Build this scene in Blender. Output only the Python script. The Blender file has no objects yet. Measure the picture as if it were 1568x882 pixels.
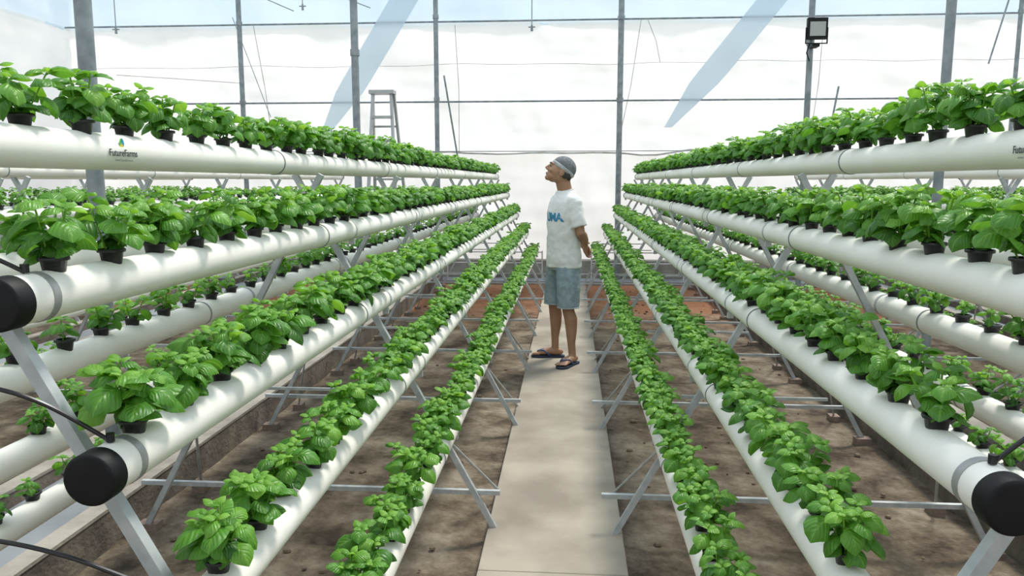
import bpy, bmesh, math, random
import numpy as np
from mathutils import Vector, Matrix, noise
random.seed(7); rng = np.random.default_rng(11)
scene = bpy.context.scene
COL = scene.collection
try:
    scene.view_settings.view_transform = 'Standard'
except Exception: pass

# ---------------------------------------------------------------- materials
def new_mat(name):
    m = bpy.data.materials.new(name); m.use_nodes = True
    nt = m.node_tree
    for n in list(nt.nodes): nt.nodes.remove(n)
    out = nt.nodes.new('ShaderNodeOutputMaterial')
    return m, nt, out
def N(nt, t, **kw):
    n = nt.nodes.new(t)
    for k, v in kw.items():
        if k in n.inputs: n.inputs[k].default_value = v
        else: setattr(n, k, v)
    return n
def pbr(name, c1, c2=None, scale=8.0, rough=0.5, metal=0.0, bump=0.0, bscale=None, detail=6.0, spec=0.5, stretch=None):
    m, nt, out = new_mat(name)
    b = N(nt, 'ShaderNodeBsdfPrincipled'); b.inputs['Roughness'].default_value = rough
    b.inputs['Metallic'].default_value = metal
    b.inputs['Specular IOR Level'].default_value = spec
    nt.links.new(b.outputs[0], out.inputs[0])
    tc = N(nt, 'ShaderNodeTexCoord'); vec = tc.outputs['Object']
    if stretch:
        mp = N(nt, 'ShaderNodeMapping'); mp.inputs['Scale'].default_value = stretch
        nt.links.new(vec, mp.inputs[0]); vec = mp.outputs[0]
    if c2 is None: c2 = tuple(x*0.88 for x in c1)
    n = N(nt, 'ShaderNodeTexNoise'); n.inputs['Scale'].default_value = scale; n.inputs['Detail'].default_value = detail
    nt.links.new(vec, n.inputs['Vector'])
    r = N(nt, 'ShaderNodeValToRGB')
    r.color_ramp.elements[0].position = 0.35; r.color_ramp.elements[1].position = 0.65
    r.color_ramp.elements[0].color = (*c2, 1); r.color_ramp.elements[1].color = (*c1, 1)
    nt.links.new(n.outputs['Fac'], r.inputs[0]); nt.links.new(r.outputs[0], b.inputs['Base Color'])
    if bump:
        n2 = N(nt, 'ShaderNodeTexNoise'); n2.inputs['Scale'].default_value = bscale or scale*4; n2.inputs['Detail'].default_value = 8
        nt.links.new(vec, n2.inputs['Vector'])
        bp = N(nt, 'ShaderNodeBump'); bp.inputs['Strength'].default_value = bump; bp.inputs['Distance'].default_value = 0.02
        nt.links.new(n2.outputs['Fac'], bp.inputs['Height']); nt.links.new(bp.outputs[0], b.inputs['Normal'])
    return m

M_pipe = pbr('pvc_white', (0.88,0.855,0.785), (0.81,0.78,0.70), 3, 0.55, spec=0.4)
M_black = pbr('black_plastic', (0.004,0.004,0.005), (0.007,0.007,0.008), 30, 0.55, spec=0.25)
M_strap = pbr('strap_metal', (0.36,0.36,0.35), None, 10, 0.45, 0.3)
M_steel = pbr('galvanised_steel', (0.52,0.54,0.54), (0.38,0.41,0.42), 20, 0.5, 0.3)
M_post = pbr('post_steel', (0.28,0.31,0.32), (0.18,0.21,0.22), 12, 0.45, 0.4)
M_walk = pbr('walk_concrete', (0.38,0.33,0.26), (0.235,0.20,0.155), 2.4, 0.85, bump=0.15, bscale=30, detail=14)
M_aisle = pbr('aisle_concrete', (0.27,0.29,0.305), (0.16,0.17,0.178), 1.8, 0.8, bump=0.15, bscale=25, detail=10)
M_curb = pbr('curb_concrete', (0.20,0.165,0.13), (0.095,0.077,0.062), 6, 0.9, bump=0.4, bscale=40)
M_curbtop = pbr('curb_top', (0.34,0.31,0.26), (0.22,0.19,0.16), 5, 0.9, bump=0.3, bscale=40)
M_brick = pbr('brick_pad', (0.28,0.20,0.155), (0.20,0.15,0.12), 12, 0.9, bump=0.4)
M_tube = pbr('black_tube', (0.01,0.01,0.012), None, 10, 0.35)
M_alu = pbr('aluminium', (0.40,0.41,0.41), None, 10, 0.4, 0.5)

def soil_mat():
    m, nt, out = new_mat('soil')
    b = N(nt,'ShaderNodeBsdfPrincipled'); b.inputs['Roughness'].default_value = 0.95; b.inputs['Specular IOR Level'].default_value = 0.15
    nt.links.new(b.outputs[0], out.inputs[0])
    tc = N(nt,'ShaderNodeTexCoord'); v = tc.outputs['Object']
    n = N(nt,'ShaderNodeTexNoise'); n.inputs['Scale'].default_value = 2.6; n.inputs['Detail'].default_value = 14; n.inputs['Roughness'].default_value=0.72
    nt.links.new(v, n.inputs['Vector'])
    r = N(nt,'ShaderNodeValToRGB'); cr = r.color_ramp
    cr.elements[0].position=0.38; cr.elements[0].color=(0.058,0.043,0.031,1)
    cr.elements[1].position=0.64; cr.elements[1].color=(0.30,0.25,0.185,1)
    e=cr.elements.new(0.5); e.color=(0.158,0.122,0.086,1)
    nt.links.new(n.outputs['Fac'], r.inputs[0])
    sep = N(nt,'ShaderNodeSeparateXYZ'); nt.links.new(v, sep.inputs[0])
    n3 = N(nt,'ShaderNodeTexNoise'); n3.inputs['Scale'].default_value=1.2
    nt.links.new(v, n3.inputs['Vector'])
    ad = N(nt,'ShaderNodeMath', operation='MULTIPLY_ADD'); ad.inputs[1].default_value=3.0
    nt.links.new(n3.outputs['Fac'], ad.inputs[0]); nt.links.new(sep.outputs['Y'], ad.inputs[2])
    mr = N(nt,'ShaderNodeMapRange'); mr.inputs['From Min'].default_value=9.6; mr.inputs['From Max'].default_value=11.2
    mr.inputs['To Max'].default_value=0.8
    nt.links.new(ad.outputs[0], mr.inputs['Value'])
    mx = N(nt,'ShaderNodeMix', data_type='RGBA'); nt.links.new(mr.outputs[0], mx.inputs['Factor'])
    nt.links.new(r.outputs[0], mx.inputs[6]); mx.inputs[7].default_value=(0.30,0.13,0.065,1)
    nt.links.new(mx.outputs[2], b.inputs['Base Color'])
    n2 = N(nt,'ShaderNodeTexNoise'); n2.inputs['Scale'].default_value=22; n2.inputs['Detail'].default_value=10
    nt.links.new(v, n2.inputs['Vector'])
    bp = N(nt,'ShaderNodeBump'); bp.inputs['Strength'].default_value=0.8; bp.inputs['Distance'].default_value=0.03
    nt.links.new(n2.outputs['Fac'], bp.inputs['Height']); nt.links.new(bp.outputs[0], b.inputs['Normal'])
    return m
M_soil = soil_mat()

def leaf_mat():
    m, nt, out = new_mat('basil_leaf')
    at = N(nt,'ShaderNodeAttribute', attribute_name='leafc')
    sp = N(nt,'ShaderNodeSeparateColor'); nt.links.new(at.outputs['Color'], sp.inputs[0])
    r = N(nt,'ShaderNodeValToRGB'); cr=r.color_ramp
    cr.elements[0].position=0; cr.elements[0].color=(0.040,0.145,0.018,1)
    cr.elements[1].position=1; cr.elements[1].color=(0.25,0.50,0.065,1)
    e=cr.elements.new(0.55); e.color=(0.105,0.300,0.030,1)
    nt.links.new(sp.outputs[0], r.inputs[0])
    a = N(nt,'ShaderNodeMath', operation='SUBTRACT'); a.inputs[1].default_value=0.5; nt.links.new(sp.outputs[2], a.inputs[0])
    ab = N(nt,'ShaderNodeMath', operation='ABSOLUTE'); nt.links.new(a.outputs[0], ab.inputs[0])
    mr = N(nt,'ShaderNodeMapRange'); mr.inputs['From Min'].default_value=0.0; mr.inputs['From Max'].default_value=0.06
    mr.inputs['To Min'].default_value=0.45; mr.inputs['To Max'].default_value=0.0
    nt.links.new(ab.outputs[0], mr.inputs['Value'])
    mx = N(nt,'ShaderNodeMix', data_type='RGBA'); nt.links.new(mr.outputs[0], mx.inputs['Factor'])
    nt.links.new(r.outputs[0], mx.inputs[6]); mx.inputs[7].default_value=(0.28,0.50,0.11,1)
    m1 = N(nt,'ShaderNodeMath', operation='MULTIPLY_ADD'); m1.inputs[1].default_value=-0.9
    nt.links.new(ab.outputs[0], m1.inputs[0]); nt.links.new(sp.outputs[1], m1.inputs[2])
    m2 = N(nt,'ShaderNodeMath', operation='MULTIPLY'); m2.inputs[1].default_value=44; nt.links.new(m1.outputs[0], m2.inputs[0])
    m3 = N(nt,'ShaderNodeMath', operation='SINE'); nt.links.new(m2.outputs[0], m3.inputs[0])
    bp = N(nt,'ShaderNodeBump'); bp.inputs['Strength'].default_value=0.35; bp.inputs['Distance'].default_value=0.002
    nt.links.new(m3.outputs[0], bp.inputs['Height'])
    b = N(nt,'ShaderNodeBsdfPrincipled'); b.inputs['Roughness'].default_value=0.38; b.inputs['Specular IOR Level'].default_value=0.5
    nt.links.new(mx.outputs[2], b.inputs['Base Color']); nt.links.new(bp.outputs[0], b.inputs['Normal'])
    t = N(nt,'ShaderNodeBsdfTranslucent')
    br = N(nt,'ShaderNodeMix', data_type='RGBA', blend_type='MULTIPLY'); br.inputs['Factor'].default_value=1
    nt.links.new(mx.outputs[2], br.inputs[6]); br.inputs[7].default_value=(1.7,1.5,0.9,1)
    nt.links.new(br.outputs[2], t.inputs['Color'])
    ms = N(nt,'ShaderNodeMixShader'); ms.inputs[0].default_value=0.38
    nt.links.new(b.outputs[0], ms.inputs[1]); nt.links.new(t.outputs[0], ms.inputs[2])
    nt.links.new(ms.outputs[0], out.inputs[0])
    return m
M_leaf = leaf_mat()

def film_mat(name, col, col2, transp=0.2, transl=0.5, scale=1.2, stretch=(1,1,1), bump=0.25):
    m, nt, out = new_mat(name)
    tc = N(nt,'ShaderNodeTexCoord'); mp = N(nt,'ShaderNodeMapping'); mp.inputs['Scale'].default_value=stretch
    nt.links.new(tc.outputs['Object'], mp.inputs[0])
    n = N(nt,'ShaderNodeTexNoise'); n.inputs['Scale'].default_value=scale; n.inputs['Detail'].default_value=7
    nt.links.new(mp.outputs[0], n.inputs['Vector'])
    r = N(nt,'ShaderNodeValToRGB'); r.color_ramp.elements[0].position=0.3; r.color_ramp.elements[1].position=0.6
    r.color_ramp.elements[0].color=(*col2,1); r.color_ramp.elements[1].color=(*col,1)
    nt.links.new(n.outputs['Fac'], r.inputs[0])
    bp = N(nt,'ShaderNodeBump'); bp.inputs['Strength'].default_value=bump; bp.inputs['Distance'].default_value=0.06
    nt.links.new(n.outputs['Fac'], bp.inputs['Height'])
    d = N(nt,'ShaderNodeBsdfDiffuse'); t = N(nt,'ShaderNodeBsdfTranslucent'); tr = N(nt,'ShaderNodeBsdfTransparent')
    for s in (d,t):
        nt.links.new(r.outputs[0], s.inputs['Color']); nt.links.new(bp.outputs[0], s.inputs['Normal'])
    m1 = N(nt,'ShaderNodeMixShader'); m1.inputs[0].default_value=transl
    nt.links.new(d.outputs[0], m1.inputs[1]); nt.links.new(t.outputs[0], m1.inputs[2])
    m2 = N(nt,'ShaderNodeMixShader'); m2.inputs[0].default_value=transp
    nt.links.new(m1.outputs[0], m2.inputs[1]); nt.links.new(tr.outputs[0], m2.inputs[2])
    nt.links.new(m2.outputs[0], out.inputs[0])
    return m
M_curtain = film_mat('curtain_cloth', (0.90,0.89,0.865), (0.84,0.83,0.80), 0.10, 0.6, 1.6, (1,1,1.6), 0.14)
M_curtain2 = film_mat('lower_curtain', (0.87,0.85,0.83), (0.81,0.785,0.76), 0.06, 0.55, 1.6, (1.8,1,1), 0.14)
M_film = film_mat('upper_film', (0.62,0.76,0.86), (0.50,0.66,0.78), 0.25, 0.55, 0.7, (1,1,1))
M_shadow_band = film_mat('shadow_band_blue', (0.60,0.70,0.77), (0.55,0.66,0.74), 0.05, 0.5, 1.0)  # bluish colour carries the shade of structures outside the wall
M_roof = film_mat('roof_film', (0.95,0.97,1.0), (0.9,0.95,1.0), 0.7, 0.7, 0.6)
M_hem = pbr('curtain_hem', (0.66,0.64,0.60), (0.44,0.40,0.36), 5, 0.9)

# ---------------------------------------------------------------- mesh helpers
class MB:
    def __init__(s): s.v=[]; s.f=[]; s.m=[]
    def add(s, vs, fs, mat=0):
        o=len(s.v); s.v += [tuple(x) for x in vs]; s.f += [tuple(i+o for i in f) for f in fs]; s.m += [mat]*len(fs)
    def box(s, lo, hi, mat=0, M=None):
        x0,y0,z0=lo; x1,y1,z1=hi
        vs=[Vector(p) for p in ((x0,y0,z0),(x1,y0,z0),(x1,y1,z0),(x0,y1,z0),(x0,y0,z1),(x1,y0,z1),(x1,y1,z1),(x0,y1,z1))]
        if M: vs=[M@v for v in vs]
        s.add(vs,[(0,3,2,1),(4,5,6,7),(0,1,5,4),(1,2,6,5),(2,3,7,6),(3,0,4,7)],mat)
    def beam(s, p0, p1, w, h, mat=0, up=(0,1,0)):
        p0=Vector(p0); p1=Vector(p1); d=(p1-p0).normalized(); a=d.cross(Vector(up)).normalized(); b=a.cross(d)
        vs=[]
        for p in (p0,p1):
            for i,j in ((-1,-1),(1,-1),(1,1),(-1,1)): vs.append(p+a*(w/2*i)+b*(h/2*j))
        s.add(vs,[(0,3,2,1),(4,5,6,7),(0,1,5,4),(1,2,6,5),(2,3,7,6),(3,0,4,7)],mat)
    def tube(s, pts, rad, n=12, mat=0, ref=(0,0,1), round_ends=False):
        pts=[Vector(p) for p in pts]
        rad=[(r,r) if not isinstance(r,(tuple,list)) else tuple(r) for r in (rad if isinstance(rad,(list,tuple)) else [rad]*len(pts))]
        if round_ends:
            d0=(pts[0]-pts[1]).normalized(); d1=(pts[-1]-pts[-2]).normalized()
            ra,rb=rad[0],rad[-1]; a=min(ra); b=min(rb)
            P=[];R=[]
            for k in (0.95,0.6): P.append(pts[0]+d0*a*k); R.append(tuple(x*math.sqrt(1-k*k) for x in ra))
            P+=pts; R+=rad
            for k in (0.6,0.95): P.append(pts[-1]+d1*b*k); R.append(tuple(x*math.sqrt(1-k*k) for x in rb))
            pts,rad=P,R
        vs=[];fs=[]; prev=None; ref=Vector(ref)
        for i,p in enumerate(pts):
            d=(pts[min(i+1,len(pts)-1)]-pts[max(i-1,0)]).normalized()
            if prev is None:
                a=ref.cross(d)
                if a.length<0.1: a=Vector((1,0,0)) - d*d.x
                a.normalize()
            else:
                a=(prev-d*prev.dot(d)).normalized()
            prev=a; b=d.cross(a)
            for k in range(n):
                t=2*math.pi*k/n
                vs.append(p+a*(math.cos(t)*rad[i][0])+b*(math.sin(t)*rad[i][1]))
        for i in range(len(pts)-1):
            for k in range(n):
                k2=(k+1)%n; fs.append((i*n+k,i*n+k2,(i+1)*n+k2,(i+1)*n+k))
        fs.append(tuple(range(n-1,-1,-1))); L=(len(pts)-1)*n; fs.append(tuple(range(L,L+n)))
        s.add(vs,fs,mat)
    def ell(s, c, r, n=20, m=12, mat=0, M=None):
        vs=[(0,0,1)]
        for i in range(1,m):
            a=math.pi*i/m
            for k in range(n):
                t=2*math.pi*k/n; vs.append((math.sin(a)*math.cos(t),math.sin(a)*math.sin(t),math.cos(a)))
        vs.append((0,0,-1)); fs=[]
        for k in range(n): fs.append((0,1+k,1+(k+1)%n))
        for i in range(m-2):
            for k in range(n):
                a=1+i*n+k; b=1+i*n+(k+1)%n; fs.append((a,a+n,b+n,b))
        L=len(vs)-1
        for k in range(n): fs.append((L,L-n+(k+1)%n,L-n+k))
        out=[Vector((v[0]*r[0],v[1]*r[1],v[2]*r[2])) for v in vs]
        if M is not None: out=[M@v for v in out]
        out=[v+Vector(c) for v in out]
        s.add(out,fs,mat)
    def obj(s, name, mats, parent=None, smooth=True, angle=40, loc=None, fixn=True):
        me=bpy.data.meshes.new(name); me.from_pydata(s.v,[],s.f)
        for m in mats: me.materials.append(m)
        me.polygons.foreach_set('material_index', s.m)
        if fixn:
            bm=bmesh.new(); bm.from_mesh(me); bmesh.ops.recalc_face_normals(bm, faces=bm.faces); bm.to_mesh(me); bm.free()
        if smooth:
            me.polygons.foreach_set('use_smooth',[True]*len(me.polygons))
            me.set_sharp_from_angle(angle=math.radians(angle))
        o=bpy.data.objects.new(name,me); COL.objects.link(o)
        if parent: o.parent=parent
        if loc: o.location=loc
        return o
def link(name, me, parent=None, loc=(0,0,0)):
    o=bpy.data.objects.new(name,me); COL.objects.link(o); o.location=loc
    if parent: o.parent=parent
    return o
def empty(name, loc=(0,0,0)):
    o=bpy.data.objects.new(name,None); COL.objects.link(o); o.location=loc; o.empty_display_size=0.1
    return o

# ---------------------------------------------------------------- ground
Y0,Y1=1.17,11.4
WALLY=12.3; XL,XR=-8.1,6.8
mb=MB()
nx,ny=90,90
vs=[];fs=[]
for j in range(ny+1):
    for i in range(nx+1):
        x=-9+16.5*i/nx; y=-5+18*j/ny
        z=-0.06+0.018*noise.noise(Vector((x*2.5,y*2.5,0)))+0.01*noise.noise(Vector((x*9,y*9,3)))
        vs.append((x,y,z))
for j in range(ny):
    for i in range(nx):
        a=j*(nx+1)+i; fs.append((a,a+1,a+nx+2,a+nx+1))
mb.add(vs,fs); mb.obj('floor',[M_soil],angle=80)
mb=MB(); mb.box((-60,-60,-0.5),(60,60,-0.12)); mb.obj('ground',[pbr('outer_ground',(0.35,0.33,0.28),None,0.5,0.95)])
mb=MB()
for i in range(420):
    x=random.choice([random.uniform(0.3,1.72),random.uniform(-1.85,-0.42)]); y=random.uniform(1.3,11)
    s=random.uniform(.006,.02); mb.ell((x,y,-0.055),(s,s*random.uniform(.7,1.2),s*.6),6,4)
mb.obj('soil_clods',[pbr('clod',(0.24,0.18,0.125),(0.12,0.085,0.06),15,0.95)])
mb=MB()
seg=2.9; y=-3.0
while y<11.5:
    mb.box((-0.345,y,-0.12),(0.24,min(y+seg-0.002,11.6),0.0)); y+=seg
wk=mb.obj('concrete_walkway',[M_walk])
bv=wk.modifiers.new('b','BEVEL'); bv.width=0.004; bv.segments=2
def aisle(x0,x1):
    mb=MB()
    mb.box((x0+0.08,-3,-0.12),(x1-0.08,11.6,0.03),0)
    for a in (x0,x1-0.08):
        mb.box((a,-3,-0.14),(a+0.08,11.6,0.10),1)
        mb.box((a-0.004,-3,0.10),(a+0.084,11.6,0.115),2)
    mb.obj('concrete_aisle',[M_aisle,M_curb,M_curbtop])
aisle(-2.60,-1.96); aisle(1.85,2.40); aisle(-4.9,-4.25); aisle(4.10,4.62)
mb=MB(); mb.box((XL,11.65,-0.12),(XR,12.1,-0.01)); mb.obj('concrete_cross_path',[M_aisle])
mb=MB(); mb.box((XL,12.14,-0.12),(XR,12.42,0.26)); mb.obj('low_concrete_wall',[M_curbtop])

# ---------------------------------------------------------------- walls
def sheet(name, axis, c, a0, a1, z0, z1, mat, amp=0.04, sag=0.0, seed=0):
    na=int((a1-a0)/0.08); nz=max(4,int((z1-z0)/0.06)); vs=[];fs=[]
    for j in range(nz+1):
        for i in range(na+1):
            a=a0+(a1-a0)*i/na; f=j/nz
            zlo=z0+sag*noise.noise(Vector((a*1.3,seed,5)))
            z=zlo+(z1-zlo)*f
            d=amp*(noise.noise(Vector((a*1.1+0.5*z,z*0.7,seed)))*1.3+0.35*noise.noise(Vector((a*4+z*1.6,z*1.2,seed+9)))+0.3*noise.noise(Vector((a*1.2,z*6,seed+4))))
            d+=amp*0.35*abs(math.sin(a*2.2+z*0.6+seed))*(1-f)
            vs.append((a,c-d,z) if axis=='y' else (c-d,a,z))
    for j in range(nz):
        for i in range(na):
            q=j*(na+1)+i; fs.append((q,q+1,q+na+2,q+na+1))
    m=MB(); m.add(vs,fs,0); return m.obj(name,[mat],angle=180,fixn=False)
wb=empty('wall_back')
for nm,c,z0,z1,mt,amp,sag,sd in (('lower_curtain',12.44,0.2,2.05,M_curtain2,0.05,0,1),('upper_curtain',12.32,1.93,3.95,M_curtain,0.07,0.08,2),('top_film',12.38,3.9,5.3,M_film,0.03,0,3)):
    o=sheet(nm,'y',c,XL,XR,z0,z1,mt,amp,sag,sd); o.parent=wb
mb=MB()
for i in range(60):
    x0=XL+(XR-XL)*i/60; x1=XL+(XR-XL)*(i+1)/60
    h=lambda x: 1.93+0.08*noise.noise(Vector((x*1.3,2,5)))
    mb.beam((x0,12.21,h(x0)+.01),(x1,12.21,h(x1)+.01),0.026,0.006,0)
h2=lambda x: 3.30+0.05*noise.noise(Vector((x*0.9,7,5)))
for i in range(60):
    x0=XL+(XR-XL)*i/60; x1=XL+(XR-XL)*(i+1)/60
    mb.tube([(x0,12.21,h2(x0)),(x1,12.21,h2(x1))],0.004,5,0)
for (xa,za,xb,zb) in ((-5.0,3.95,-4.75,1.95),(1.05,3.95,0.72,2.0),(3.75,3.95,3.62,2.0),(-1.8,3.9,-1.75,1.95),(1.35,3.3,1.15,3.93),(-7.3,3.2,-5.2,3.05)):
    mb.tube([(xa,12.20,za),((xa+xb)/2+.03,12.19,(za+zb)/2),(xb,12.20,zb)],0.006,6,0)
o=mb.obj('seams',[M_hem],parent=wb)
for wn,cx in (('wall_left',XL),('wall_right',XR)):
    w=empty(wn)
    for nm,z0,z1,mt,sd in (('lower_curtain',-0.1,2.0,M_curtain2,4),('upper_curtain',1.95,3.95,M_curtain,5),('top_film',3.9,5.3,M_film,6)):
        o=sheet(nm,'x',cx,-4,12.4,z0,z1,mt,0.06,0,sd); o.parent=w
w=empty('wall_front')
o=sheet('curtain','y',-4,XL,XR,-0.1,5.3,M_curtain,0.05,0,8); o.parent=w
vs=[];fs=[]; na=40; nb=20
for j in range(nb+1):
    for i in range(na+1):
        x=XL+(XR-XL)*i/na; y=-4+16.4*j/nb
        vs.append((x,y,5.3+1.3*math.sin(math.pi*((i/na*2)%1 if i<na else 1.0)) ))
for j in range(nb):
    for i in range(na):
        q=j*(na+1)+i; fs.append((q,q+1,q+na+2,q+na+1))
m=MB(); m.add(vs,fs,0); m.obj('roof',[M_roof],angle=60,fixn=False)

mb=MB()
for z,r in ((2.73,0.014),(3.93,0.014),(1.97,0.006)):
    mb.tube([(XL+.05,12.12,z),(XR-.05,12.12,z)],r,8)
mb.obj('curtain_rails',[M_post])
def wpost(name,x,y,r,z0=-0.1,z1=5.25):
    mb=MB(); mb.tube([(x,y,z0),(x,y,z1)],r,16)
    for z in (2.73,3.93): mb.tube([(x,y,z-0.03),(x,y,z+0.03)],r*1.25,16)
    mb.tube([(x,y,z0),(x,y,z0+0.06)],r*1.6,16)
    return mb.obj(name,[M_post])
for x,y,r,z0 in ((-2.20,3.45,0.038,0.031),(-2.08,7.5,0.036,0.031),(-2.02,11.75,0.036,-.009),(2.12,4.65,0.027,.031),(2.12,7.25,0.027,.031),(0.74,12.03,0.044,-.009),(-5.15,12.02,0.038,-.009),(6.45,12.02,0.03,-.009)):
    wpost('steel_post',x,y,r,z0)
mb=MB()
def shadow_band(x0,z0,x1,z1,w):  # diagonal sheet shaped and coloured as a shadow band on the back wall
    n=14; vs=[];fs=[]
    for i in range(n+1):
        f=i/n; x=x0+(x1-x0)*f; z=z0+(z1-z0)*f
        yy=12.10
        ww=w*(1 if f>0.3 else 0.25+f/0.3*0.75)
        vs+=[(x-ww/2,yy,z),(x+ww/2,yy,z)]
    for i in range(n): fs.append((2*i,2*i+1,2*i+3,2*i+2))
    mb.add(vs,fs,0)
shadow_band(1.48,2.32,3.30,4.6,0.46); shadow_band(-3.9,2.2,-2.35,4.6,0.46)
mb.obj('wall_shadow_bands',[M_shadow_band],fixn=False)
mb=MB()
for p0,p1,r in (((-5.2,11.9,4.0),(-4.7,12.0,2.5),0.006),((-1.93,11.9,3.1),(-1.75,12.0,1.9),0.014),((3.95,12.0,2.9),(3.85,12.0,2.2),0.015),
                ((-2.25,3.45,3.1),(-3.0,3.45,3.6),0.008),((-3.9,9,3.75),(-3.2,9,3.45),0.006),((-2.9,9,3.7),(-2.3,9,3.47),0.006),((1.4,9,3.5),(1.9,9,3.8),0.006),((3.3,9,3.6),(4.0,9,3.85),0.006),
                ((6.05,12.0,3.2),(6.38,12.0,4.6),0.012)):
    mb.tube([p0,p1],r,6)
mb.obj('brace_wires',[M_post])
def fogger(x,y,z):
    mb=MB(); mb.tube([(x,y,5.2),(x,y,z)],0.005,6); mb.tube([(x,y,z),(x,y,z-0.06)],[0.010,0.013],8)
    mb.tube([(x-0.035,y,z-0.02),(x+0.035,y,z-0.02)],0.006,6)
    mb.obj('hanging_fogger',[M_post])
fogger(-0.4,8,3.06); fogger(-2.75,8,3.3); fogger(-4.4,7.4,2.98)
mb=MB()
x,y,z=2.13,7.14,2.82
mb.box((x-0.085,y-0.05,z-0.09),(x+0.085,y-0.005,z+0.09),0); mb.box((x-0.066,y-0.056,z-0.065),(x+0.066,y-0.0501,z+0.055),1)
for k in range(6): mb.box((x-0.075+k*0.027,y-0.005,z-0.07),(x-0.070+k*0.027,y+0.02,z+0.07),0)
mb.box((x-0.095,y-0.035,z-0.12),(x-0.087,y-0.02,z+0.01),0); mb.box((x+0.087,y-0.035,z-0.12),(x+0.095,y-0.02,z+0.01),0); mb.box((x-0.095,y-0.035,z-0.128),(x+0.095,y-0.02,z-0.12),0)
mb.tube([(x-0.05,y,z-0.12),(x-0.07,y,z-0.2),(x-0.03,y+0.05,z-0.26)],0.006,6)
mb.box((x-0.03,y-0.03,z-0.15),(x+0.03,y+0.08,z-0.125),0)
mb.obj('floodlight',[M_black,pbr('lamp_glass',(0.36,0.38,0.35),None,5,0.2)])

mb=MB(); cx,cy=-2.26,9.3; H=2.55
for s in (-1,1):
    mb.beam((cx+s*0.23,cy-0.25,0.032),(cx+s*0.11,cy,H),0.03,0.06)
    mb.beam((cx+s*0.25,cy+0.55,0.032),(cx+s*0.13,cy+0.06,H),0.03,0.05)
for k in range(1,9):
    f=k/9; w=0.23-0.12*f
    mb.box((cx-w,cy-0.25+0.25*f-0.05,H*f-0.015),(cx+w,cy-0.25+0.25*f+0.04,H*f+0.015))
for f in (0.25,0.6,0.85):
    w=0.25-0.12*f; yy=cy+0.55-0.49*f; mb.box((cx-w,yy-0.012,H*f-0.012),(cx+w,yy+0.012,H*f+0.012))
mb.box((cx-0.15,cy-0.06,H-0.01),(cx+0.15,cy+0.1,H+0.035))
mb.obj('stepladder',[M_alu])

# ---------------------------------------------------------------- racks
TX=[0,0.16,0.298,0.44,0.59]; TZ=[1.57,1.30,1.006,0.735,0.46]; R=0.043
tiers=[(0,TZ[0])]+[(s*TX[i],TZ[i]) for i in range(1,5) for s in (-1,1)]
mb=MB()
for (x,z) in tiers:
    mb.tube([(x,Y0+0.02,z),(x,Y1,z)],R,32,0,round_ends=False)
    for yj in (2.80,4.45,6.1,7.75,9.4):
        yj2=yj+0.03*math.sin(x*20+z*9)
        mb.tube([(x,yj2-0.03,z),(x,yj2+0.03,z)],R*1.035,32,0)
        mb.tube([(x,yj2-0.033,z),(x,yj2-0.027,z)],R*1.055,32,3)
    for (ya,sg) in ((Y0,1),(Y1,-1)):
        mb.tube([(x,ya-0.004*sg,z),(x,ya-0.003*sg,z),(x,ya+0.000*sg,z),(x,ya+0.036*sg,z)],[R*0.90,R*1.02,R*1.06,R*1.06],40,1)
        mb.tube([(x,ya+0.085*sg,z),(x,ya+0.103*sg,z)],R*1.04,32,2)
PIPE_ME=mb.obj('pipes',[M_pipe,M_black,M_strap,M_post],angle=50)
mb=MB()
FY=[1.265,3.17,4.6,6.0,7.4,8.8,10.2,11.25]
for fi,fy in enumerate(FY):
    for s in (-1,1):
        mb.beam((s*0.80,fy+s*0.014,-0.05),(s*(0.75-0.53*1.53),fy+s*0.014,1.53),0.024,0.024,0)
        mb.box((s*0.79-0.045,fy-0.03,-0.08),(s*0.79+0.045,fy+0.03,-0.025),1)
        if fi:
            for i in range(1,5):
                mb.tube([(s*TX[i],fy-0.008,TZ[i]),(s*TX[i],fy+0.008,TZ[i])],R*1.05,24,0)
                mb.box((s*TX[i]-.012+s*0.02,fy-0.01,TZ[i]-R-.018),(s*TX[i]+.012+s*0.02,fy+0.01,TZ[i]-R+.006),0)
    mb.beam((-0.83,fy+0.03,0.15),(0.80,fy+0.03,0.15),0.020,0.020,0)
    if fy>2: mb.beam((-0.50,fy+0.03,0.60),(0.1,fy+0.03,0.60),0.012,0.012,0)
for a,b in zip(FY[1:-1],FY[2:]):
    for s in (-1,1):
        mb.tube([(s*0.56,a+0.02,0.40),(s*0.77,a+0.45,-0.03)],0.0065,6,0)
        mb.box((s*0.77-0.03,a+0.41,-0.08),(s*0.77+0.03,a+0.49,-0.025),1)
FRAME_ME=mb.obj('frame',[M_steel,M_brick])
RX=[-1.093,0.98,-3.42,3.25,-5.75,5.5]
for k,cx in enumerate(RX):
    e=empty('hydroponic_rack',(cx,0,0))
    if k==0:
        PIPE_ME.parent=e; FRAME_ME.parent=e
    else:
        link('pipes',PIPE_ME.data,e); link('frame',FRAME_ME.data,e)

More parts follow.
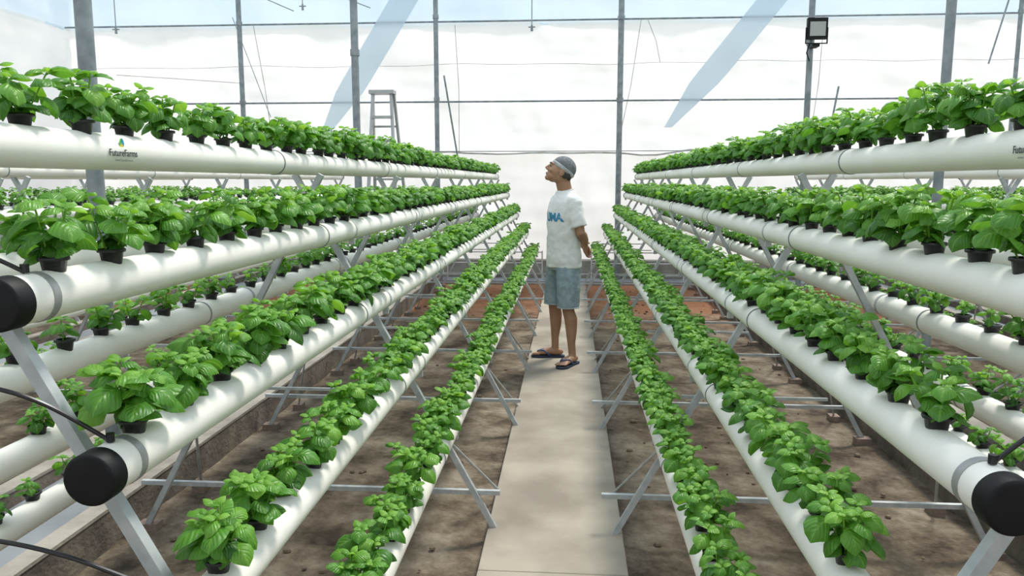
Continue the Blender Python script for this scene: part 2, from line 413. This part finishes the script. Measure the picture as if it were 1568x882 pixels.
# ---------------------------------------------------------------- basil
SS=np.array([0,.12,.28,.46,.66,.85,1.0]); WW=np.array([.05,.12,.80,1.0,.90,.54,.03]); TT=np.array([-1,-.5,0,.5,1.0])
LF=np.array([(j*5+i,j*5+i+1,(j+1)*5+i+1,(j+1)*5+i) for j in range(6) for i in range(4)])
def leaf(base,az,e0,droop,L,roll,cup):
    ds=np.diff(SS,prepend=0)*L
    e=e0-droop*SS
    h=np.array([math.cos(az),math.sin(az),0]); z=np.array([0,0,1.0]); side0=np.array([-math.sin(az),math.cos(az),0])
    dirs=np.cos(e)[:,None]*h+np.sin(e)[:,None]*z
    mid=base+np.cumsum(dirs*ds[:,None],axis=0)
    nor=-np.sin(e)[:,None]*h+np.cos(e)[:,None]*z
    cr,sr=math.cos(roll),math.sin(roll)
    side=side0*cr+nor*sr; nn=nor*cr-side0*sr
    W=0.36*L
    w=WW*W
    off=(0.22*np.sin(np.pi*np.abs(TT))-cup*TT**2)
    P=mid[:,None,:]+side[:,None,:]*(w[:,None]*TT)[:,:,None]+nn[:,None,:]*(w[:,None]*off)[:,:,None]
    return P.reshape(-1,3)
def plant(V,F,C,Mi,y,small=False,big=1.0):
    def addleaf(P,rnd):
        o=sum(len(a) for a in V); V.append(P); F.append(LF+o)
        c=np.ones((35,4)); c[:,0]=rnd; c[:,1]=np.repeat(SS,5); c[:,2]=np.tile(TT*0.5+0.5,7); C.append(c); Mi.extend([0]*24)
    ox=rng.normal(0,0.004)
    ns=rng.integers(1,4) if small else rng.integers(4,7)
    sc=(rng.uniform(0.6,0.95) if small else rng.uniform(0.88,1.10))*big
    a0=rng.uniform(0,6.28)
    for k in range(ns):
        aa=a0+k*6.28/ns+rng.normal(0,.3); lean=rng.uniform(.12,.52) if ns>1 else 0.05
        Ht=rng.uniform(0.066,0.106)*sc
        b=np.array([ox+0.008*math.cos(aa),y+0.008*math.sin(aa),0.008])
        top=b+np.array([math.cos(aa)*lean,math.sin(aa)*lean,1])*Ht
        o=sum(len(a) for a in V); r=0.0022
        sv=[]
        for p in (b,top):
            for i in range(4): sv.append(p+np.array([math.cos(i*1.57)*r,math.sin(i*1.57)*r,0]))
        V.append(np.array(sv)); F.append(np.array([(i,(i+1)%4,4+(i+1)%4,4+i) for i in range(4)])+o)
        c=np.ones((8,4)); c[:,0]=.9; c[:,1]=.5; c[:,2]=.9; C.append(c); Mi.extend([0]*4)
        nn=4
        az=rng.uniform(0,6.28)
        for q in range(nn):
            f=(q+1.1)/(nn+.1)*0.93
            p=b+(top-b)*f
            for s in (0,math.pi):
                if q==0 and rng.random()<.3: continue
                L=[.046,.060,.061,.048][q]*sc*rng.uniform(.82,1.2)
                a=az+s+rng.normal(0,.25)
                out=math.cos(a-aa)
                addleaf(leaf(p,a,[.45,.50,.65,.85][q]+rng.normal(0,.2),[1.2,1.6,1.8,1.7][q]+rng.normal(0,.3),L*(1.0+0.12*out),rng.normal(0,.28),rng.uniform(.25,.6)),
                        float(np.clip(.26+.13*q+rng.normal(0,.14),0,1)))
            az+=1.57+rng.normal(0,.2)
        for q in range(3):
            addleaf(leaf(top,az+q*2.1,1.0+rng.normal(0,.15),1.1,.026*sc*rng.uniform(.8,1.2),0,.5),float(np.clip(.85+rng.normal(0,.1),0,1)))
    n=14; prof=[(0.017,-0.02),(0.0225,0.012),(0.0265,0.012),(0.0275,0.015),(0.0265,0.019),(0.022,0.019),(0.020,0.008),(0.0,0.008)]
    o=sum(len(a) for a in V); cv=[]
    for (r,z) in prof:
        for i in range(n): cv.append((ox+r*math.cos(i*6.2832/n),y+r*math.sin(i*6.2832/n),z))
    V.append(np.array(cv)); fs=[]
    for j in range(len(prof)-1):
        for i in range(n): fs.append((j*n+i,j*n+(i+1)%n,(j+1)*n+(i+1)%n,(j+1)*n+i))
    F.append(np.array(fs)+o); c=np.zeros((len(cv),4)); C.append(c); Mi.extend([1]*len(fs))
M_cup=pbr('net_cup',(0.010,0.010,0.011),(0.02,0.02,0.02),60,0.4)
def row_mesh(name,small=False,skip=0.0,big=1.0):
    y=1.31
    Vt,Ft,Ct,Mt=[],[],[],[]; off=0
    while y<11.33:
        V=[];F=[];C=[];Mi=[]
        plant(V,F,C,Mi,y+rng.normal(0,.006),small or rng.random()<skip,big)
        v=np.concatenate(V); v[:,2]+=0.004; f=np.concatenate(F)+off; Vt.append(v);Ft.append(f);Ct.append(np.concatenate(C));Mt+=Mi; off+=len(v)
        y+=0.18
    v=np.concatenate(Vt); f=np.concatenate(Ft); c=np.concatenate(Ct)
    me=bpy.data.meshes.new(name); me.from_pydata(v.tolist(),[],f.tolist())
    at=me.attributes.new('leafc','FLOAT_COLOR','POINT'); at.data.foreach_set('color',c.astype(np.float32).ravel())
    me.materials.append(M_leaf); me.materials.append(M_cup)
    me.polygons.foreach_set('material_index',Mt); me.polygons.foreach_set('use_smooth',[True]*len(me.polygons))
    return me
bigs=[row_mesh('basil_row_mesh',big=1.08) for _ in range(5)]
smalls=[row_mesh('basil_small_row_mesh',small=True) for _ in range(2)]
bp=empty('basil_plants'); cnt=0
def put(me,x,z,flip=False):
    o=bpy.data.objects.new('basil_row',me); COL.objects.link(o); o.parent=bp
    if flip: o.rotation_euler=(0,0,math.pi); o.location=(x,12.64,z+R)
    else: o.location=(x,0,z+R)
for k,cx in enumerate(RX):
    for i,(x,z) in enumerate([(0,TZ[0])]+[(TX[t],TZ[t]) for t in range(1,5)]+[(-TX[t],TZ[t]) for t in range(1,5)]):
        aisle_side = (i==0) or (k==0 and i<5) or (k==1 and i>=5)
        if k in (0,1) and aisle_side:
            t=i if i<5 else i-4
            put(bigs[t%5] if k==0 else bigs[(t+2)%5],cx+x,z,flip=(k==1))
        elif k>=2 and i==0: put(bigs[(k)%5],cx+x,z,flip=k%2==0)
        else: put(smalls[(i+k)%2],cx+x,z,flip=(i%3==0))

def label(x,y,z,rz,sgn):
    e=empty('pipe_label',(x,y,z))
    cu=bpy.data.curves.new('brand_text','FONT'); cu.body='FutureFarms'; cu.size=0.0225; cu.extrude=0.0002; cu.align_x='CENTER'; cu.align_y='CENTER'; cu.offset=0.0003
    o=bpy.data.objects.new('text',cu); COL.objects.link(o); o.parent=e; o.rotation_euler=(math.pi/2,0,rz); cu.materials.append(pbr('label_ink',(0.03,0.04,0.04),None,5,0.5))
    cu2=bpy.data.curves.new('brand_sub','FONT'); cu2.body='www.futurefarms.in'; cu2.size=0.009; cu2.align_x='CENTER'; cu2.align_y='CENTER'
    o2=bpy.data.objects.new('subtext',cu2); COL.objects.link(o2); o2.parent=e; o2.rotation_euler=(math.pi/2,0,rz); o2.location=(0,0,-0.016); cu2.materials.append(cu.materials[0])
    mb=MB()
    for j,(c,a0,a1) in enumerate(((0,60,210),(1,210,360),(2,-30,90))):
        pts=[(0,0,0)]+[(0,math.cos(math.radians(a))*0.0095*sgn,math.sin(math.radians(a))*0.012) for a in np.linspace(a0,a1,10)]
        pts=[(0.0003*j*sgn,p[1],p[2]+0.023) for p in pts]
        mb.add(pts,[(0,i,i+1) for i in range(1,10)],c)
    mb.obj('emblem',[pbr('em_green',(0.1,0.5,0.1)),pbr('em_yellow',(0.8,0.65,0.05)),pbr('em_blue',(0.02,0.3,0.6))],parent=e,loc=(-0.004*sgn,0,0),fixn=False)
label(RX[0]+R+0.0022,1.76,1.566,math.pi/2,1)
label(RX[1]-R-0.0022,1.67,1.566,-math.pi/2,-1)

# irrigation tubes
mb=MB()
def curve(pts,r=0.0040,seg=10):
    P=[Vector(p) for p in pts]; out=[]
    for i in range(len(P)-1):
        a=P[max(i-1,0)];b=P[i];c=P[i+1];d=P[min(i+2,len(P)-1)]
        for k in range(seg):
            t=k/seg; out.append(0.5*((2*b)+(c-a)*t+(2*a-5*b+4*c-d)*t*t+(3*b-a-3*c+d)*t**3))
    out.append(P[-1]); mb.tube(out,r,8)
    mb.tube([P[-1]+Vector((0,0,-0.001)),P[-1]+Vector((0,0,0.014))],r*1.8,8)
zo=R+.003
curve([(-1.30,1.12,1.19),(-1.12,1.15,1.19),(-.97,1.17,1.165),(-.88,1.19,1.13),(RX[0]+TX[2],1.235,TZ[2]+zo)])
curve([(-1.25,1.12,.88),(-1.10,1.14,.91),(-.97,1.15,.905),(-.84,1.16,.875),(-.71,1.19,.81),(RX[0]+TX[3],1.235,TZ[3]+zo)])
curve([(-1.2,1.16,1.40),(-1.08,1.18,1.41),(-.98,1.2,1.385),(RX[0]+TX[1],1.245,TZ[1]+zo)])
curve([(1.2,1.18,1.19),(.95,1.2,1.21),(.79,1.21,1.16),(RX[1]-TX[2],1.24,TZ[2]+zo)])
curve([(1.1,1.16,.90),(.90,1.18,.91),(.67,1.2,.85),(RX[1]-TX[3],1.235,TZ[3]+zo)])
mb.obj('irrigation_tubes',[M_tube])

mb=MB()
for sx in ((-1.9,-0.42),(0.34,1.75)):
    for z in (0.25,0.42):
        mb.tube([(sx[0],11.85,z),(sx[1],11.85,z)],0.010,8)
    for x in (sx[0],(sx[0]+sx[1])/2,sx[1]): mb.tube([(x,11.85,-0.01),(x,11.85,0.44)],0.011,8)
mb.obj('drain_rail',[pbr('rail_white',(0.62,0.61,0.58),None,8,0.5)])

# ---------------------------------------------------------------- man
M_skin=pbr('skin',(0.40,0.22,0.135),(0.34,0.18,0.105),9,0.5)
M_shirt=pbr('shirt_cloth',(0.78,0.77,0.74),(0.70,0.69,0.66),4,0.9,bump=0.25,bscale=14)
M_short=pbr('denim',(0.31,0.385,0.41),(0.21,0.275,0.31),18,0.9,bump=0.3,bscale=60)
M_hair=pbr('grey_cap_cloth',(0.20,0.205,0.21),(0.12,0.125,0.13),60,0.85,bump=0.4,bscale=120)
M_dark=pbr('dark_hair',(0.04,0.035,0.03),None,60,0.8)
M_band=pbr('headband_cloth',(0.46,0.46,0.45),(0.33,0.33,0.33),25,0.9,bump=0.2)
M_print=pbr('print_blue',(0.05,0.27,0.45),(0.04,0.22,0.38),20,0.7)
M_sole=pbr('flipflop_sole',(0.02,0.035,0.07),None,20,0.7)
M_eye=pbr('eye',(0.03,0.02,0.02),None,10,0.2)
M_lip=pbr('lip',(0.30,0.12,0.09),None,10,0.5)
def fuse(mb,name,mat,vox,parent,it=4,disp=0,dscale=0.1):
    o=mb.obj(name,[mat],smooth=False)
    r=o.modifiers.new('r','REMESH'); r.mode='VOXEL'; r.voxel_size=vox; r.use_smooth_shade=True
    if disp:
        tx=bpy.data.textures.new(name+'_folds','CLOUDS'); tx.noise_scale=dscale
        d=o.modifiers.new('d','DISPLACE'); d.texture=tx; d.strength=disp; d.mid_level=0.5
    s=o.modifiers.new('s','SMOOTH'); s.factor=0.5; s.iterations=it
    bpy.context.view_layer.update()
    dg=bpy.context.evaluated_depsgraph_get()
    me=bpy.data.meshes.new_from_object(o.evaluated_get(dg))
    o.modifiers.clear(); o.data=me
    if not me.materials: me.materials.append(mat)
    me.polygons.foreach_set('use_smooth',[True]*len(me.polygons))
    o.parent=parent
    return o
man=empty('man',(-0.05,6.36,0.0)); man.rotation_euler=(0,0,math.radians(-62))
ANK={1:(.155,.01),-1:(-.155,.01)}
FDIR={1:Vector((.50,-.87,0)).normalized(),-1:Vector((-.47,-.88,0)).normalized()}
HM=Matrix.Translation((0.0,-0.040,1.585))@Matrix.Rotation(math.radians(-18),4,'Z')@Matrix.Rotation(math.radians(-25),4,'X')
def hp(p): return HM@Vector(p)
HR=HM.to_3x3()
b=MB()
for s in (1,-1):
    ank=ANK[s]
    hip=Vector((s*.09,0.0,.90)); knee=Vector((s*.125,-.015,.49)); an=Vector((ank[0],ank[1],.095))
    P=[hip+Vector((0,0,.05)),hip,hip.lerp(knee,.35),hip.lerp(knee,.7),knee+Vector((0,0,.03)),knee-Vector((0,0,.04)),knee.lerp(an,.28)+Vector((s*.004,.012,0)),knee.lerp(an,.5)+Vector((0,.01,0)),knee.lerp(an,.78),an,an-Vector((0,0,.03))]
    Rr=[.075,.080,.074,.062,.055,.050,(.050,.055),(.044,.048),.033,.031,.033]
    b.tube(P,Rr,20,round_ends=True)
    fd=FDIR[s]
    sd=Vector((-fd.y,fd.x,0))
    a=Vector((ank[0],ank[1],0))
    FP=[a-fd*.045+Vector((0,0,.048)),a-fd*.01+Vector((0,0,.055)),a+fd*.05+Vector((0,0,.055)),a+fd*.10+Vector((0,0,.045)),a+fd*.145+Vector((0,0,.036))]
    b.tube(FP,[(.028,.026),(.032,.034),(.036,.034),(.042,.025),(.044,.015)],16,round_ends=True)
    for q in range(5):
        o=(q-2)*.0175*(-s); L=[.048,.046,.041,.034,.026][q]
        st=a+fd*.14+sd*(-o)*1.0+Vector((0,0,.033)); r=[.012,.0095,.009,.0085,.008][q]
        b.tube([st,st+fd*L*.6+Vector((0,0,.002)),st+fd*L],[r,r,r*.9],10,round_ends=True)
b.tube([(0,0,.86),(0,0,.98),(0,.0,1.12),(0,0,1.26),(0,.005,1.34),(0,.012,1.39),(0,.008,1.43),(0,-.005,1.48),(0,-.018,1.545)],
       [(.12,.09),(.13,.09),(.13,.088),(.15,.09),(.135,.075),(.085,.062),(.060,.060),(.057,.061),(.056,.062)],24,ref=(0,1,0),round_ends=True)
arms={}
for s in (1,-1):
    sh=Vector((s*.155,.012,1.330)); el=Vector((s*.208,.045,1.09)); wr=Vector((s*.075,.165,.985)) if s==1 else Vector((-.055,.180,1.01))
    b.tube([sh,sh.lerp(el,.3),sh.lerp(el,.7),el,el.lerp(wr,.2)+Vector((0,.008,0)),el.lerp(wr,.6)+Vector((0,.010,0)),wr],[.047,.046,.042,.038,.041,.033,(.028,.023)],16,round_ends=True)
    arms[s]=(el,wr)
def hand_axes(s):
    el,wr=arms[s]; d=(wr-el).normalized(); d=(d+Vector((0,-.25,-.35))).normalized()
    n=Vector((0,1,0)); n=(n-d*n.dot(d)).normalized(); w=d.cross(n); return wr,d,n,w
for s in (1,-1):
    wr,d,n,w=hand_axes(s)
    b.tube([wr-d*.01,wr+d*.03,wr+d*.07,wr+d*.09],[(.026,.018),(.036,.016),(.041,.014),(.038,.012)],14,ref=n,round_ends=True)
def he(c,r): b.ell(hp(c),r,24,16,0,HR)
he((0,.015,.028),(.076,.096,.088)); he((0,-.030,-.010),(.066,.066,.075)); he((0,-.035,-.058),(.052,.056,.050)); he((0,-.068,-.088),(.026,.024,.022))
he((0,-.078,.030),(.052,.022,.014)); he((0,.01,-.04),(.06,.07,.06))
he((.038,-.070,-.025),(.022,.022,.018)); he((-.038,-.070,-.025),(.022,.022,.018))
b.tube([hp((0,-.090,.020)),hp((0,-.101,0)),hp((0,-.112,-.020))],[(.008,.008),(.010,.010),(.012,.011)],12,round_ends=True)
he((.012,-.098,-.026),(.010,.012,.008)); he((-.012,-.098,-.026),(.010,.012,.008))
he((0,-.086,-.054),(.024,.012,.006)); he((0,-.084,-.064),(.021,.012,.007))
for s in (1,-1):
    he((s*.077,.012,-.008),(.008,.020,.033)); he((s*.082,.018,.010),(.006,.014,.014))
body=fuse(b,'body',M_skin,0.004,man,3)
f=MB()
for s in (1,-1):
    wr,d,n,w=hand_axes(s)
    for q in range(4):
        L=[.072,.082,.077,.060][q]; st=wr+d*.088+w*((q-1.5)*.0195)*s
        cur=st-d*.015; P=[cur]; ang=[.15,.55,.95] if s==-1 else [.3,.8,1.2]
        P.append(st)
        for k,fr in enumerate((.45,.30,.25)):
            dr=d*math.cos(ang[k])+n*math.sin(ang[k])*(1 if s==1 else -.4)
            P.append(P[-1]+dr.normalized()*L*fr)
        f.tube(P,[.0095,.0092,.0088,.008,.007],10,round_ends=True)
    st=wr+d*.025-w*.030*s; dr=(d*.75-w*.55*s).normalized(); 
    f.tube([st,st+dr*.030,st+dr*.030+(dr+d*.5).normalized()*.028,st+dr*.030+(dr+d*.7).normalized()*.048],[.0125,.0115,.010,.008],10,round_ends=True)
f.obj('fingers',[M_skin],parent=man,angle=180)
g=MB()
for s in (1,-1):
    g.ell(hp((s*.030,-.0905,.006)),(.010,.006,.005),12,8,0,HR)
    g.tube([hp((s*.014,-.101,.028)),hp((s*.030,-.099,.034)),hp((s*.046,-.088,.029))],[.002,.0034,.002],8,1)
g.ell(hp((0,-.0945,-.0585)),(.021,.006,.0035),14,8,2,HR)
for s in (1,-1):
    g.ell(hp((s*.066,.048,-.010)),(.014,.040,.032),14,10,1,HR)
g.ell(hp((0,.085,-.018)),(.056,.026,.034),16,10,1,HR)
g.obj('face_features',[M_eye,M_dark,M_lip],parent=man)
h=MB()
n=40; mrow=14; vs=[];fs=[]
for j in range(mrow+1):
    for i in range(n):
        t=2*math.pi*i/n
        fr=(1-math.sin(t))/2
        zmin=(-.010)*(1-fr)**1.2+ .050*fr
        a0=math.acos(max(-1,min(1,(zmin-.036)/.096)))
        a=a0*j/mrow
        rr=math.sin(a)
        vs.append(hp((.083*rr*math.cos(t),.020+.104*rr*math.sin(t),.036+.096*math.cos(a))))
for j in range(mrow):
    for i in range(n): fs.append((j*n+i,j*n+(i+1)%n,(j+1)*n+(i+1)%n,(j+1)*n+i))
h.add(vs,fs); h.obj('cap_crown',[M_hair],parent=man,angle=180,fixn=False)
h=MB(); vs=[];fs=[]; n=40
prof=[(-.004,-.018),(.003,-.016),(.006,-.007),(.006,.004),(.005,.012),(-.004,.017)]
for i in range(n):
    t=2*math.pi*i/n
    zc=.048-.046*((math.sin(t)+1)/2)
    for (o,dz) in prof:
        zz=zc+dz
        sh=math.sqrt(max(.3,1-((zz-.036)/.100)**2))
        vs.append(hp(((.082+o)*math.cos(t)*sh,.020+(.103+o)*math.sin(t)*sh,zz)))
m_=len(prof)
for i in range(n):
    for k in range(m_-1):
        j=(i+1)%n; fs.append((i*m_+k,j*m_+k,j*m_+k+1,i*m_+k+1))
h.add(vs,fs); h.obj('cap_band',[M_band],parent=man,angle=180)
t=MB()
t.tube([(0,.004,.80),(0,.004,.90),(0,.002,1.02),(0,0,1.14),(0,0,1.26),(0,.005,1.33),(0,.012,1.375),(0,.012,1.405),(0,.010,1.43)],
       [(.186,.138),(.182,.136),(.176,.128),(.178,.126),(.184,.128),(.178,.112),(.145,.096),(.108,.082),(.078,.074)],32,ref=(0,1,0))
for s in (1,-1):
    sh=Vector((s*.152,.012,1.330)); el=Vector((s*.208,.045,1.09)); e2=sh.lerp(el,.80)
    t.tube([sh-Vector((s*.03,0,-.006)),sh.lerp(el,.05)+Vector((0,0,.004)),sh.lerp(el,.45),e2],[.060,.064,.064,.068],20,round_ends=False)
    t.ell(sh+Vector((-s*.005,0,.004)),(.064,.064,.064),20,12)
shirt=fuse(t,'t_shirt',M_shirt,0.007,man,4,disp=0.022,dscale=0.08)
c=MB(); P=[]
for i in range(25):
    a=2*math.pi*i/24; P.append((.068*math.cos(a),.008+.067*math.sin(a),1.430+.014*math.sin(a)))
c.tube(P,.006,8); c.obj('collar',[M_shirt],parent=man)
t=MB()
t.tube([(0,0,.78),(0,0,.84),(0,0,.90),(0,0,.97)],[(.168,.118),(.168,.120),(.150,.108),(.14,.095)],28,ref=(0,1,0))
for s in (1,-1):
    t.tube([(s*.080,0,.86),(s*.092,0,.78),(s*.110,-.008,.64),(s*.122,-.012,.475)],[(.085,.100),(.092,.106),(.090,.100),(.088,.094)],24,ref=(0,1,0))
shorts=fuse(t,'denim_shorts',M_short,0.007,man,3,disp=0.014,dscale=0.07)
hm=MB()
for s in (1,-1):
    P=[(s*.122+.086*math.cos(a),-.012+.092*math.sin(a),.480) for a in np.linspace(0,2*math.pi,25)]
    hm.tube(P,.0055,6)
hm.obj('shorts_hem',[pbr('hem',(0.42,0.48,0.50),None,20,0.9)],parent=man)
cu=bpy.data.curves.new('chest_print','FONT'); cu.body='UMA'; cu.size=0.082; cu.extrude=0.004; cu.offset=0.003; cu.align_x='CENTER'; cu.align_y='CENTER'
tmp=bpy.data.objects.new('tmp_text',cu); COL.objects.link(tmp); bpy.context.view_layer.update()
dg=bpy.context.evaluated_depsgraph_get(); tme=bpy.data.meshes.new_from_object(tmp.evaluated_get(dg)); bpy.data.objects.remove(tmp)
bm=bmesh.new(); bm.from_mesh(tme); bmesh.ops.triangulate(bm,faces=bm.faces)
for _ in range(2): bmesh.ops.subdivide_edges(bm,edges=[e for e in bm.edges if e.calc_length()>0.012],cuts=1)
bm.normal_update()
from mathutils.bvhtree import BVHTree
bv=BVHTree.FromPolygons([v.co[:] for v in shirt.data.vertices],[p.vertices[:] for p in shirt.data.polygons])
for v in bm.verts:
    x=v.co.x*1.1+0.045; z=v.co.y*1.15+1.212
    hit=bv.ray_cast(Vector((x,-1,z)),Vector((0,1,0)))
    yy=hit[0].y if hit[0] else -.12
    v.co=Vector((x,yy+(-0.003 if v.co.z>0 else 0.003),z))
bm.to_mesh(tme); bm.free(); tme.materials.clear(); tme.materials.append(M_print)
po=bpy.data.objects.new('shirt_print',tme); COL.objects.link(po); po.parent=man
ff=MB()
for s in (1,-1):
    ank=ANK[s]; fd=FDIR[s]
    a=Vector((ank[0],ank[1],0)); sd=Vector((-fd.y,fd.x,0))
    prof=[(-.085,.0),(-.080,.024),(-.055,.034),(0,.034),(.06,.038),(.11,.048),(.15,.052),(.185,.042),(.203,.022),(.208,0)]
    out=[a+fd*u+sd*w for u,w in prof]+[a+fd*u-sd*w for u,w in reversed(prof[1:-1])]
    n=len(out); vs=[]
    for z,k in ((0.001,.97),(.005,1),(.015,1),(.019,.97)):
        c0=a+fd*.06
        vs+=[c0+(p-c0)*k+Vector((0,0,z)) for p in out]
    fs=[]
    for j in range(3):
        for i in range(n): fs.append((j*n+i,j*n+(i+1)%n,(j+1)*n+(i+1)%n,(j+1)*n+i))
    fs.append(tuple(range(n))); fs.append(tuple(range(3*n,4*n)))
    ff.add(vs,fs,0)
    toe=a+fd*.150+Vector((0,0,.060))+sd*(-.018*s)
    for q in (1,-1):
        ff.tube([a+fd*.150+sd*(-.018*s)+Vector((0,0,.02)),toe,a+fd*.10+sd*q*.034+Vector((0,0,.066)),a+fd*.045+sd*q*.040+Vector((0,0,.02))],[.004,.005,.006,.006],8,1)
ff.obj('flip_flops',[M_sole,pbr('strap_blue',(0.03,0.08,0.20),None,20,0.5)],parent=man)

# ---------------------------------------------------------------- lights
w=bpy.data.worlds.new('World'); scene.world=w; w.use_nodes=True; nt=w.node_tree
bg=nt.nodes['Background']
tc=nt.nodes.new('ShaderNodeTexCoord'); sp=nt.nodes.new('ShaderNodeSeparateXYZ'); nt.links.new(tc.outputs['Generated'],sp.inputs[0])
rp=nt.nodes.new('ShaderNodeValToRGB'); rp.color_ramp.elements[0].color=(0.96,0.97,0.96,1); rp.color_ramp.elements[1].color=(0.66,0.82,1.0,1); rp.color_ramp.elements[1].position=0.7
nt.links.new(sp.outputs['Z'],rp.inputs[0]); nt.links.new(rp.outputs[0],bg.inputs[0]); bg.inputs[1].default_value=1.25
sl=bpy.data.lights.new('sun','SUN'); sl.energy=4.7; sl.angle=math.radians(13); sl.color=(1.0,0.96,0.89)
so=bpy.data.objects.new('sun',sl); COL.objects.link(so)
so.rotation_euler=Vector((-0.30,-0.42,-0.88)).to_track_quat('-Z','Y').to_euler(); so.location=(3,6,10)

# ---------------------------------------------------------------- camera
cam=bpy.data.cameras.new('camera'); cam.lens=27.0; cam.sensor_width=36; cam.clip_start=0.05
co=bpy.data.objects.new('camera',cam); COL.objects.link(co)
yaw=math.atan(90/1200*1.0); pitch=math.radians(7.88)
fwd=Vector((-math.sin(yaw)*math.cos(pitch),math.cos(yaw)*math.cos(pitch),-math.sin(pitch)))
co.rotation_euler=fwd.to_track_quat('-Z','Y').to_euler(); co.location=(0,0,1.5)
scene.camera=co
